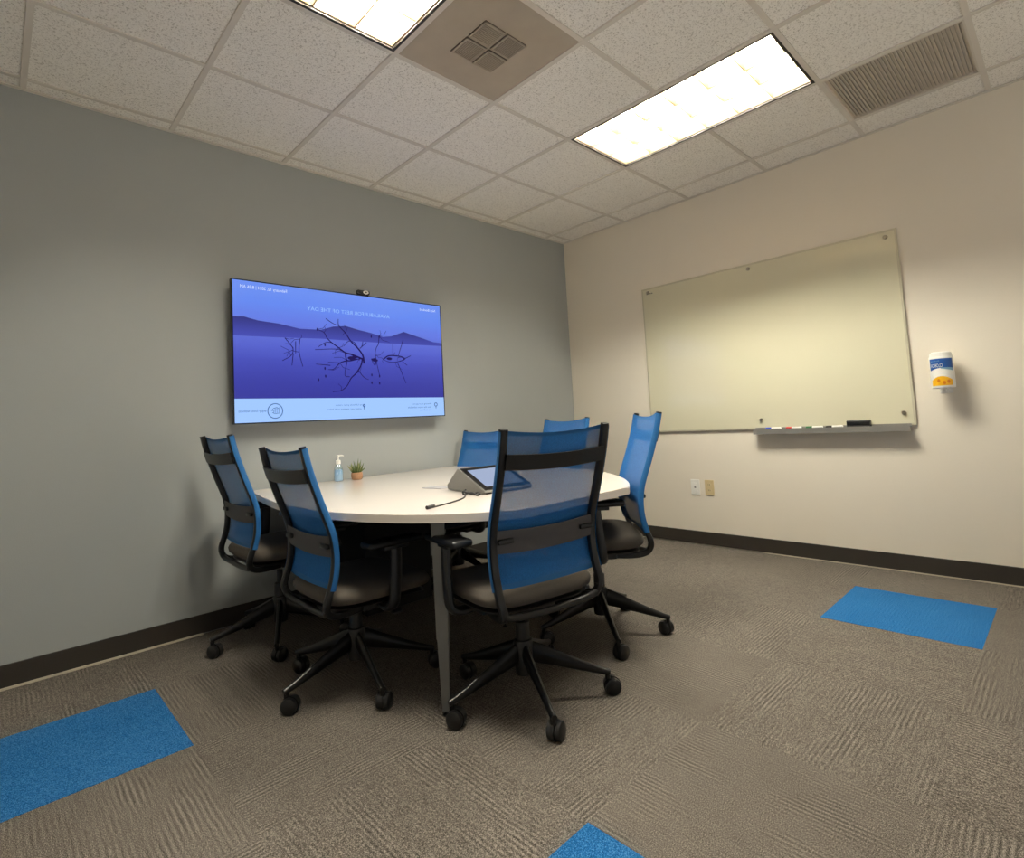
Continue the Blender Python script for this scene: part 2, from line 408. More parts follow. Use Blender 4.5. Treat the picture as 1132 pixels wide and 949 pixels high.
t.link(tc.outputs['Object'], mp.inputs[0]); t.link(mp.outputs[0], n.inputs['Vector'])
v = t.math('ADD', t.math('DIVIDE', sp.outputs[2], TH), t.math('MULTIPLY', t.math('SUBTRACT', n.outputs[0], .5), .05))
r = t.add('ShaderNodeValToRGB'); e = r.color_ramp.elements
e[0].position = .15; e[0].color = lin((52, 54, 150)); e[1].position = 1.0; e[1].color = lin((106, 142, 236))
for p_, c_ in ((.3, (58, 62, 162)), (.45, (70, 78, 182)), (.55, (84, 96, 200)), (.63, (92, 106, 206)), (.72, (98, 120, 222)), (.85, (98, 134, 234))):
    q_ = e.new(p_); q_.color = lin(c_)
t.link(v, r.inputs[0]); t.b.inputs['Base Color'].default_value = (.0, .0, .0, 1); t.b.inputs['Roughness'].default_value = .3; t.b.inputs['Specular IOR Level'].default_value = .2
t.link(r.outputs[0], t.b.inputs['Emission Color']); t.b.inputs['Emission Strength'].default_value = 1.0
scr = obj('screen', B(f, TW-f, -.001, .0, f, TH-f), t.m, tv)
def poly(name, pts, y, mat, parent=scr):
    bm = bmesh.new(); prism(bm, [(p[0], p[1]) for p in pts], 0, .0003)
    for v in bm.verts: v.co = Vector((v.co.x, y-v.co.z, v.co.y))
    bmesh.ops.recalc_face_normals(bm, faces=bm.faces[:]); return obj(name, bm, mat, parent)
MT = [(0.006, 0.608), (0.064, 0.613), (0.143, 0.596), (0.261, 0.588), (0.385, 0.567), (0.517, 0.571), (0.6, 0.598), (0.686, 0.609), (0.773, 0.591), (0.864, 0.577), (0.958, 0.556), (1.023, 0.565), (1.125, 0.604), (1.194, 0.587), (1.299, 0.564), (1.372, 0.546), (1.446, 0.542)]
MB = [(1.446, 0.521), (1.2, .517), (0.956, 0.514), (0.515, 0.515), (.25, .505), (0.006, 0.500)]
t = NT('screen hills'); tc = t.add('ShaderNodeTexCoord'); sp = t.add('ShaderNodeSeparateXYZ'); t.link(tc.outputs['Object'], sp.inputs[0])
r = t.add('ShaderNodeValToRGB'); e = r.color_ramp.elements; e[0].position = .5; e[0].color = lin((74, 80, 178)); e[1].position = .6; e[1].color = lin((58, 60, 132))
t.link(sp.outputs[2], r.inputs[0]); t.b.inputs['Base Color'].default_value = (0, 0, 0, 1); t.b.inputs['Specular IOR Level'].default_value = 0
t.link(r.outputs[0], t.b.inputs['Emission Color']); t.b.inputs['Emission Strength'].default_value = 1.0
poly('hills_image', MT+MB, -.001, t.m)
poly('caption_bar', [(.006, .006), (TW-.006, .006), (TW-.006, .138), (.006, .143)], -.001, emit('caption bar', (160, 198, 255)))
BR = [[(0.808, 0.368), (0.801, 0.42), (0.768, 0.466), (0.719, 0.511), (0.683, 0.563), (0.639, 0.607), (0.636, 0.65)], [(0.552, 0.646), (0.599, 0.619), (0.639, 0.607)], [(0.8, 0.396), (0.724, 0.424), (0.678, 0.434), (0.634, 0.463), (0.586, 0.495), (0.556, 0.523), (0.537, 0.556), (0.495, 0.572)], [(0.678, 0.434), (0.617, 0.454), (0.475, 0.443)], [(0.586, 0.495), (0.547, 0.492), (0.499, 0.463)], [(0.768, 0.466), (0.744, 0.504), (0.702, 0.51), (0.667, 0.476)], [(0.781, 0.467), (0.831, 0.51)], [(0.794, 0.475), (0.805, 0.516)], [(0.678, 0.434), (0.689, 0.383), (0.757, 0.394), (0.8, 0.404)], [(0.8, 0.404), (0.781, 0.347), (0.745, 0.299), (0.71, 0.267), (0.683, 0.22), (0.641, 0.189), (0.584, 0.181)], [(0.689, 0.383), (0.639, 0.366), (0.597, 0.326), (0.557, 0.321)], [(0.639, 0.366), (0.558, 0.367)], [(0.574, 0.348), (0.48, 0.353)], [(0.689, 0.383), (0.669, 0.289), (0.702, 0.278)], [(0.763, 0.323), (0.804, 0.276), (0.838, 0.261)], [(0.293, 0.505), (0.327, 0.464), (0.341, 0.435), (0.326, 0.398), (0.275, 0.367)], [(0.357, 0.488), (0.355, 0.414)], [(0.383, 0.504), (0.377, 0.423), (0.397, 0.335)], [(0.341, 0.414), (0.331, 0.34)], [(0.927, 0.561), (0.92, 0.507), (0.901, 0.473), (0.894, 0.424), (0.92, 0.286)], [(0.862, 0.398), (0.898, 0.4), (0.887, 0.359), (0.862, 0.398)], [(0.953, 0.402), (1.0, 0.429), (1.086, 0.428), (1.124, 0.409), (1.046, 0.385), (0.989, 0.387), (0.953, 0.402)], [(1.032, 0.514), (1.029, 0.43)], [(1.116, 0.545), (1.072, 0.432)], [(1.065, 0.381), (1.126, 0.24)], [(1.114, 0.409), (1.175, 0.437)], [(1.104, 0.391), (1.142, 0.367)]]
BIRD = [(0.542, 0.477), (0.868, 0.553), (0.927, 0.553), (0.493, 0.256), (0.54, 0.279), (0.537, 0.328), (0.862, 0.293), (0.92, 0.286), (0.86, 0.241), (0.918, 0.238), (0.495, 0.572)]
bm = bmesh.new(); big = {0: 1.9, 2: 1.7, 8: 1.8, 9: 1.6, 20: 1.5, 21: 1.4, 10: 1.2}
def ribbon(bm, pts, w):
    n = len(pts); rows = []
    for i, p in enumerate(pts):
        a, b = pts[max(i-1, 0)], pts[min(i+1, n-1)]; d = (Vector((b[0]-a[0], b[1]-a[1]))).normalized()
        ww = w*(1-.7*i/(n-1)) if w > .003 else w*(1-.3*i/(n-1))
        rows.append((bm.verts.new((p[0]-d.y*ww, -.0016, p[1]+d.x*ww)), bm.verts.new((p[0]+d.y*ww, -.0016, p[1]-d.x*ww))))
    for a, b in zip(rows, rows[1:]): bm.faces.new((a[0], a[1], b[1], b[0]))
for k, pl in enumerate(BR): ribbon(bm, [tuple(v)[:2] for v in catmull([(p[0], p[1], 0) for p in pl], 4)], .0034*big.get(k, .75))
for k in range(34):
    pl = random.choice([0, 2, 8, 9, 10, 15, 17, 19, 21]); P_ = BR[pl]; j_ = random.randrange(len(P_)); a_ = random.uniform(0, 2*PI); l_ = random.uniform(.03, .10)
    p_ = P_[j_]; ribbon(bm, [p_, (p_[0]+l_*.5*math.cos(a_), p_[1]+l_*.35*math.sin(a_)), (p_[0]+l_*math.cos(a_+.4), p_[1]+l_*.7*math.sin(a_+.4))], .0016)
for x, z in BIRD:
    vs = [bm.verts.new((x+.005*math.cos(a), -.0017, z+.010*math.sin(a))) for a in [k*PI/4 for k in range(8)]]; bm.faces.new(vs)
for (x, z, rr) in ((.89, .392, .014), (.72, .40, .018), (.745, .41, .014), (1.0, .408, .014)):
    vs = [bm.verts.new((x+rr*1.6*math.cos(a), -.00165, z+rr*.7*math.sin(a))) for a in [k*PI/5 for k in range(10)]]; bm.faces.new(vs)
obj('branches_image', bm, emit('screen branches', (36, 28, 88)), scr)
white = emit('screen lettering', (214, 228, 255)); ink = emit('screen dark lettering', (70, 104, 160)); R_, U_ = (1, 0, 0), (0, 0, 1)
def st(s, x, z, w, h, m): text_mesh('screen_text', s, m, scr, (x, -.0014, z), R_, U_, w, h)
st('February 12, 2024 | 8:26 AM', .047, .774, .265, .024, white)
st('AVAILABLE FOR REST OF THE DAY', .434, .688, .58, .024, emit('screen pale lettering', (150, 190, 250)))
st('Not Booked', 1.268, .771, .135, .018, white)
st('enjoy food, wellness', .026, .060, .150, .020, ink)
st('to Unlock your room', .600, .088, .184, .013, ink); st('enter your meeting code below', .541, .062, .236, .013, ink)
st('Meeting in progress', 1.175, .086, .158, .012, ink); st('See the room schedule', 1.134, .064, .196, .012, ink); st('or call us', 1.235, .044, .098, .011, ink)
bm = bmesh.new()
def ring(bm, x, z, r0, r1, n=28):
    a = [bm.verts.new((x+r0*math.cos(2*PI*k/n), -.0016, z+r0*math.sin(2*PI*k/n))) for k in range(n)]
    b = [bm.verts.new((x+r1*math.cos(2*PI*k/n), -.0016, z+r1*math.sin(2*PI*k/n))) for k in range(n)]
    for k in range(n): bm.faces.new((a[k], b[k], b[(k+1) % n], a[(k+1) % n]))
ring(bm, .227, .069, .040, .045)
for pl in ([(.205, .07), (.215, .083), (.235, .09), (.247, .082)], [(.21, .06), (.225, .052), (.247, .056)], [(.247, .09), (.247, .052)], [(.236, .087), (.236, .056)], [(.226, .086), (.226, .056)], [(.208, .074), (.22, .068), (.215, .056)]): ribbon(bm, pl, .0018)
obj('logo_mark', bm, ink, scr); bm = bmesh.new()
ring(bm, .797, .090, .003, .010, 12); ribbon(bm, [(.797, .082), (.797, .062)], .004)
obj('caption_icon', bm, ink, scr); bm = bmesh.new()
ring(bm, 1.373, .086, .009, .015, 14); ribbon(bm, [(1.373, .070), (1.373, .055)], .004)
obj('caption_icon', bm, ink, scr)
for o in bpy.data.objects:
    if o.parent is scr: o.parent = tv      # pictures lie on the screen as parts of the television

# webcam clipped on the television's top edge
wc = thing('webcam', 'small black webcam with a pale lens ring on top of the television', 'webcam', (-2.232, -.1, Z1))
bm = bmesh.new(); box(bm, -.048, .042, -.012, .022, .004, .034, bev=.009, seg=3); box(bm, -.03, .03, -.006, .03, 0, .006); obj('body', bm, M['black_gloss'], wc, True)
bm = bmesh.new(); lathe(bm, [(.016, 0), (.016, .003), (.008, .004)], 20)
for v in bm.verts: v.co = Vector((.010+v.co.x*1.3, -.0115-v.co.z, .019+v.co.y*.75))
obj('lens_ring', bm, emit('webcam ring', (205, 195, 170), .8) if False else M['white_plastic'], wc)
bm = bmesh.new(); lathe(bm, [(.0055, 0), (.005, .002)], 14)
for v in bm.verts: v.co = Vector((.010+v.co.x, -.0155-v.co.z, .019+v.co.y))
obj('lens', bm, M['black_gloss'], wc)

# ------------------------------------------------------------------ glass board, tray, markers
gb = thing('glass_board', 'large cream glass writing board on the white wall', 'writing board', (0, -2.665, .889))
BW, BH = 2.665-.845, 2.103-.889
bm = bmesh.new(); box(bm, -.016, -.010, 0, BW, 0, BH, bev=.0015); obj('glass_panel', bm, [M['board']], gb)
bm = bmesh.new()
e_ = .012
for a in ((0, BW, 0, e_), (0, BW, BH-e_, BH), (0, e_, e_, BH-e_), (BW-e_, BW, e_, BH-e_)): box(bm, -.0165, -.016, a[0], a[1], a[2], a[3])
obj('clear_edge', bm, M['board_edge'], gb)
for y, z in ((-1.752, 2.066), (-2.605, 2.060), (-.905, 2.066), (-1.755, .955), (-2.609, .965), (-.905, .955)):
    bm = bmesh.new(); lathe(bm, [(.009, .0005), (.009, .0165), (.013, .017), (.013, .024), (.011, .028)], 20)
    for v in bm.verts: v.co = Vector((-v.co.z, v.co.x+y+2.665, v.co.y+z-.889))
    obj('standoff', bm, M['steel'], gb, True)
bm = bmesh.new(); [box(bm, -.0169, -.0165, BW-.055-.016*k, BW-.045-.016*k, BH-.052, BH-.043) for k in range(4)]
obj('brand_mark', bm, M['dark_grey'], gb)
tr = thing('marker_tray', 'narrow grey metal marker tray under the glass board', 'tray', (0, -2.640, .880))
bm = bmesh.new(); TL = .93
box(bm, -.070, -.018, 0, TL, 0, .004, bev=.001); box(bm, -.0712, -.0692, 0, TL, -.026, .010); box(bm, -.020, -.0185, 0, TL, .004, .020)
obj('shelf', bm, M['alu'], tr)
bm = bmesh.new(); box(bm, -.069, 0, .05, .07, -.008, 0); obj('bracket', bm, M['dark_grey'], tr); bm = bmesh.new(); box(bm, -.069, 0, TL-.07, TL-.05, -.008, 0); obj('bracket', bm, M['dark_grey'], tr)
for y, col, lab, a in ((-1.85, 'blue', 'white marker with blue cap at the far end of the tray', .05), (-1.985, 'red', 'white marker with red cap lying second along the tray', -.06),
                    (-2.115, 'green', 'white marker with green cap lying in mid tray', .10), (-2.235, 'black', 'white marker with black cap lying next to the eraser', -.04)):
    mk = thing('marker', lab, 'marker', (-.046, y, .8925), a, 'markers on the tray')
    bm = bmesh.new(); lathe(bm, [(.0078, -.045), (.0085, -.042), (.0085, .020)], 14)
    for v in bm.verts: v.co = Vector((v.co.x, v.co.z, v.co.y))
    bmesh.ops.recalc_face_normals(bm, faces=bm.faces[:]); obj('barrel', bm, M['marker_white'], mk, True)
    bm = bmesh.new(); lathe(bm, [(.0086, .018), (.0088, .050), (.007, .056)], 14)
    for v in bm.verts: v.co = Vector((v.co.x, v.co.z, v.co.y))
    bmesh.ops.recalc_face_normals(bm, faces=bm.faces[:]); obj('cap', bm, M['mk_'+col] if col != 'black' else M['black'], mk, True)
er = thing('board_eraser', 'black board eraser on the marker tray', 'eraser', (-.046, -2.37, .884))
bm = bmesh.new(); box(bm, -.020, .020, -.066, .066, .012, .046, bev=.006, seg=3); obj('handle', bm, M['black'], er, True)
obj('felt_pad', B(-.019, .019, -.064, .064, 0, .012), M['dark_grey'], er)

# ------------------------------------------------------------------ wipes canister in its wall holder
CX, CY, CZ = -.088, -2.822, 1.098
cn = thing('wipes_canister', 'disinfecting wipes canister with blue and yellow label on the white wall', 'wipes canister', (CX, CY, CZ))
bm = bmesh.new(); lathe(bm, [(.050, 0), (.055, .003), (.056, .010), (.056, .175), (.053, .182)], 36); obj('tub', bm, M['white_plastic'], cn, True)
bm = bmesh.new(); lathe(bm, [(.052, .182), (.052, .186), (.049, .202), (.040, .208), (.016, .209)], 36); obj('lid', bm, M['white_plastic'], cn, True)
def wrap(name, z0, z1, a0, a1, mat, zt=None, r=.0565, n=24):
    bm = bmesh.new(); rows = []
    for k in range(n+1):
        u = k/n; a = a0+(a1-a0)*u; zz0 = z0(u) if callable(z0) else z0; zz1 = z1(u) if callable(z1) else z1
        rows.append((bm.verts.new((r*math.cos(a), r*math.sin(a), zz0)), bm.verts.new((r*math.cos(a), r*math.sin(a), zz1))))
    for a, b in zip(rows, rows[1:]): bm.faces.new((a[0], b[0], b[1], a[1]))
    return obj(name, bm, mat, cn, True)
A0 = math.atan2(-3.35+2.82, -4.03)       # label centre looks back into the room, towards the table side
a_, b_ = A0+1.05, A0-1.15
wrap('label_blue', lambda u: .112-.014*u+.010*math.sin(3*u), .168, a_, b_, M['lbl_blue'])
wrap('label_stripe', lambda u: .096+.014*u, lambda u: .112-.007*u+.010*math.sin(1.5*u), a_, A0-.1, M['lbl_light'])
wrap('label_yellow', .014, lambda u: .045+.022*math.sin(PI*u), a_-.2, b_+.12, M['lbl_yellow'])
for k, (da, z) in enumerate(((.45, .036), (.1, .030), (-.35, .042))):
    bm = bmesh.new(); a = A0+da; vs = [bm.verts.new(((.0571)*math.cos(a+.13*math.cos(w)), .0571*math.sin(a+.13*math.cos(w)), z+.010*math.sin(w))) for w in [i*PI/6 for i in range(12)]]
    bm.faces.new(vs); obj('label_fruit', bm, M['lbl_orange'], cn)
tm = text_mesh('label_text', 'CLOROX', M['white_plastic'], cn, (0, 0, 0), (1, 0, 0), (0, 1, 0), .060, .020)
for v in tm.data.vertices:
    a = A0-.98+v.co.x/.0565; v.co = Vector((.0573*math.cos(a), .0573*math.sin(a), .119+v.co.y))
tm = text_mesh('label_text', 'Disinfecting', M['lbl_light'], cn, (0, 0, 0), (1, 0, 0), (0, 1, 0), .045, .008)
for v in tm.data.vertices:
    a = A0-.95+v.co.x/.0565; v.co = Vector((.0573*math.cos(a), .0573*math.sin(a), .150+v.co.y))
wb = thing('wall_holder', 'white wall bracket holding the wipes canister', 'bracket', (0, CY, CZ))
bm = bmesh.new(); box(bm, -.006, 0, -.03, .03, -.03, .10, bev=.002)
box(bm, -.10, -.004, -.016, .016, -.006, -.001); box(bm, -.096, -.080, -.010, .010, -.032, -.006, bev=.003)
obj('holder_arm', bm, M['white_plastic'], wb)

# outlets
def outlet(y, mat, lab, kind):
    o = thing('wall_outlet', lab, 'wall outlet', (0, y, .446), 0)
    bm = bmesh.new(); box(bm, -.006, 0, -.037, .037, -.060, .060, bev=.003); obj('cover_plate', bm, mat, o)
    bm = bmesh.new()
    if kind: 
        for z in (-.022, .022):
            lathe(bm, [(.015, 0), (.0155, .0025)], 16, (0, 0, 0), 0)
            for v in list(bm.verts)[-32:]: v.co = Vector((-.006-v.co.z, v.co.x, v.co.y+z))
            for s in (-.006, .006): box(bm, -.0092, -.0084, s-.0012, s+.0012, z-.002, z+.008, mi=1)
    else:
        box(bm, -.0085, -.006, -.017, .017, -.034, .034, bev=.001)
        box(bm, -.0092, -.0084, -.007, .007, -.006, .004, mi=1)
    obj('socket', bm, [mat, M['slot']], o)
outlet(-1.195, M['white_plastic'], 'white wall socket plate low on the white wall', 0)
outlet(-1.312, M['ivory'], 'ivory wall socket plate low on the white wall', 1)

# ------------------------------------------------------------------ table
OUT = [(-1.62, -.03), (-2.05, -.04), (-2.5, -.075), (-2.93, -.105)]
CUR = [(-2.93, -.105), (-3.005, -.2), (-3.045, -.42), (-3.09, -.68), (-3.125, -.98), (-3.115, -1.32), (-3.045, -1.60), (-2.94, -1.80), (-2.80, -1.95), (-2.62, -2.055), (-2.42, -2.095), (-2.2, -2.06),
       (-2.0, -1.95), (-1.80, -1.77), (-1.63, -1.54), (-1.50, -1.28), (-1.455, -1.0), (-1.47, -.7), (-1.52, -.4), (-1.585, -.12), (-1.62, -.03)]
c_ = [(p.x, p.y) for p in catmull([(a, b, 0) for a, b in CUR], 6)]
outline = c_[:-1]+OUT[:-1]
tb = thing('conference_table', 'white rounded meeting table pushed against the grey wall', 'table', (0, 0, 0))
TT = .730
outline = [(-4.0286+(x+4.0286)*1.04, min(-.028, -3.346+(y+3.346)*1.04)) for x, y in outline]
outline = [(min(max(x, -3.083), -1.40), max(y, -1.962)) for x, y in outline]
bm = bmesh.new(); prism(bm, outline, TT-.030, TT, 0, 1, 2)
bmesh.ops.recalc_face_normals(bm, faces=bm.faces[:])
es = [e for e in bm.edges if abs(e.verts[0].co.z-TT) < 1e-5 and abs(e.verts[1].co.z-TT) < 1e-5]
bmesh.ops.bevel(bm, geom=es, offset=.002, segments=2, affect='EDGES')
obj('tabletop', bm, [M['table_white'], M['table_edge'], M['under']], tb)
LEGS = [(-2.832, -1.672), (-2.12, -1.22)]
cxm, cym = -2.3, -1.0
bm = bmesh.new()
box(bm, -2.83, -2.40, -1.69, -1.63, .66, TT-.0312)
box(bm, -2.42, -2.10, -1.66, -.29, .655, TT-.0312)
obj('under_frame', bm, M['under'], tb)
for (lx, ly) in LEGS:
    bm = bmesh.new(); yaw = math.atan2(-3.35-ly, -4.03-lx) if False else math.radians(225)
    def slab(z0, z1, w0, w1, d0, d1):
        a = []
        for z, w, d in ((z0, w0, d0), (z1, w1, d1)):
            for sx, sy in ((-1, -1), (1, -1), (1, 1), (-1, 1)): a.append(bm.verts.new((sx*d/2, sy*w/2, z)))
        for fc in ((3, 2, 1, 0), (4, 5, 6, 7), (0, 1, 5, 4), (1, 2, 6, 5), (2, 3, 7, 6), (3, 0, 4, 7)): bm.faces.new([a[k] for k in fc])
    slab(.016, .27, .026, .040, .020, .030); slab(.27, .71, .044, .048, .034, .036)
    for v in bm.verts: v.co = Matrix.Rotation(yaw, 3, 'Z') @ v.co+Vector((lx, ly, 0))
    lg = obj('leg', bm, M['leg_metal'], tb)
    bm = bmesh.new(); lathe(bm, [(.013, 0), (.014, .004), (.006, .008), (.006, .016)], 16, (lx, ly, 0)); fo = obj('foot', bm, M['black'], lg, True)
bm = bmesh.new(); box(bm, -2.50, -2.06, -.50, -.12, .0, .655, bev=.004); obj('cable_cabinet', bm, M['under'], tb)

# ------------------------------------------------------------------ items on the table
hs = thing('hand_sanitizer', 'clear pump bottle of hand sanitizer on the white table', 'bottle', (-2.475, -.150, TT))
bm = bmesh.new(); lathe(bm, [(.022, 0), (.028, .003), (.029, .012), (.029, .072), (.026, .088), (.015, .104), (.012, .108), (.012, .114)], 28)
for v in bm.verts: v.co.y *= .72
obj('bottle_body', bm, M['clear'], hs, True)
bm = bmesh.new(); lathe(bm, [(.0245, .006), (.0255, .012), (.0255, .066), (.022, .074)], 28)
for v in bm.verts: v.co.y *= .68
obj('gel', bm, M['gel'], hs, True)
bm = bmesh.new(); lathe(bm, [(.0145, .108), (.0148, .112), (.0145, .130), (.008, .134), (.0052, .135), (.0052, .152), (.0085, .153), (.0085, .162), (.006, .164)], 20)
tube(bm, [(0, 0, .1585), (.020, -.006, .1595), (.032, -.010, .156)], [.006, .0045, .0035], 10)
obj('pump', bm, M['white_plastic'], hs, True)
pl = thing('succulent_plant', 'tiny succulent in a round brown pot on the table beside the sanitizer', 'potted plant', (-2.355, -.155, TT))
bm = bmesh.new(); lathe(bm, [(.024, 0), (.031, .004), (.036, .022), (.034, .042), (.031, .046), (.028, .044)], 28); obj('pot', bm, M['pot'], pl, True)
bm = bmesh.new(); lathe(bm, [(.0275, .036), (.010, .040)], 20); obj('soil', bm, M['soil'], pl)
bm = bmesh.new()
for k in range(46):
    a = random.uniform(0, 2*PI); tl = random.uniform(.1, 1.15); ln = random.uniform(.045, .085)*(1.15-.4*tl); r0 = random.uniform(0, .016)
    d = Vector((math.cos(a)*math.sin(tl), math.sin(a)*math.sin(tl), math.cos(tl))); p0 = Vector((r0*math.cos(a), r0*math.sin(a), .038))
    tube(bm, [p0, p0+d*ln*.4, p0+d*ln*.8+Vector((0, 0, .004)), p0+d*ln+Vector((0, 0, .010))], [.0030, .0048, .0028, .0006], 6, mi=1 if k % 4 == 0 else 0, flat=.6)
obj('leaves', bm, [M['leaf'], M['leaf_pale']], pl, True)

# conference touch console: wedge, screen on the slope facing the table end
CA, CB = Vector((-2.44, -1.21)), Vector((-2.475, -1.53))   # near side of the wedge: back corner, front corner
ax = (CB-CA).normalized(); L = (CB-CA).length; sd = Vector((-ax.y, ax.x))   # sd: sideways towards the white wall
cs = thing('touch_console', 'grey wedge-shaped touch screen console on the table behind the near chair', 'control panel', (CA.x, CA.y, TT), math.atan2(ax.y, ax.x))
WD = .27
prof = [(0.012, .004), (L-.012, .004), (L, .010), (L-.004, .016), (L*.345, .104), (L*.30, .104), (0, .026), (0, .012)]
bm = bmesh.new(); a = [bm.verts.new((x, 0, z)) for x, z in prof]; b = [bm.verts.new((x, WD, z)) for x, z in prof]
bm.faces.new(a); bm.faces.new(b[::-1])
for k in range(len(prof)): bm.faces.new((a[k], b[k], b[(k+1) % len(prof)], a[(k+1) % len(prof)]))
bmesh.ops.recalc_face_normals(bm, faces=bm.faces[:]); bmesh.ops.bevel(bm, geom=bm.edges[:], offset=.0025, segments=2, affect='EDGES')
obj('shell', bm, M['console'], cs)
bm = bmesh.new(); box(bm, .03, L-.02, .02, WD-.02, 0, .0045); obj('rubber_base', bm, M['black'], cs)
p, q_ = Vector((L*.345, 0, .104)), Vector((L-.004, 0, .016)); sl = (q_-p); ll = sl.length; sl.normalize(); nn = Vector((-sl.z, 0, sl.x)); nn = nn if nn.z > 0 else -nn
def slope_panel(name, u0, u1, v0, v1, h, mat):
    bm = bmesh.new(); vs = []
    for hh in (0, h):
        for u, w in ((u0, v0), (u1, v0), (u1, v1), (u0, v1)): vs.append(bm.verts.new(p+sl*u+Vector((0, w, 0))+nn*(hh+.0004)))
    for fc in ((3, 2, 1, 0), (4, 5, 6, 7), (0, 1, 5, 4), (1, 2, 6, 5), (2, 3, 7, 6), (3, 0, 4, 7)): bm.faces.new([vs[k] for k in fc])
    bmesh.ops.recalc_face_normals(bm, faces=bm.faces[:]); return obj(name, bm, mat, cs)
slope_panel('front_glass', .004, ll-.004, .006, WD-.006, .003, M['black_gloss'])
slope_panel('display', .030, ll-.030, .030, WD-.030, .0036, emit('console display', (168, 182, 212), .9))
def cable(name, pts, r, mat, lab, cat, ends=()):
    t = thing(name, lab, cat, (0, 0, 0)); bm = bmesh.new(); tube(bm, catmull(pts, 8), r, 8); obj('wire', bm, mat, t, True)
    for (p0, p1, rr) in ends:
        bm = bmesh.new(); tube(bm, [p0, p1], rr, 10); obj('plug', bm, M['black'], t, True)
    return t
zc = TT+.0032
cable('charging_cable', [(-2.475, -1.40, TT+.018), (-2.482, -1.395, TT+.012), (-2.50, -1.41, zc), (-2.53, -1.46, zc), (-2.60, -1.53, zc), (-2.69, -1.575, zc), (-2.77, -1.60, zc), (-2.81, -1.612, zc)], .003, M['cable'],
      'thin dark cable trailing from the touch console across the white table', 'cable', [((-2.805, -1.611, TT+.0075), (-2.845, -1.622, TT+.0075), .0072)])
lp = []
for k in range(26):
    a = k*2*PI/9; lp.append((-2.505+.010*math.cos(a)+random.uniform(-.004, .004), -1.47+.055*math.sin(a), TT+.0035+.0045*(k % 3)))
cable('coiled_cable', lp, .0032, M['cable'], 'small tangled bundle of cable beside the touch console', 'cable')
sh = obj('paper_sheet', B(-.045, .045, -.07, .07, 0, .0025, bev=.0006), M['paper']); sh.location = (-2.395, -1.075, TT); sh.rotation_euler = (0, 0, .1)
tag(sh, 'flat grey card lying on the table behind the touch console', 'card')
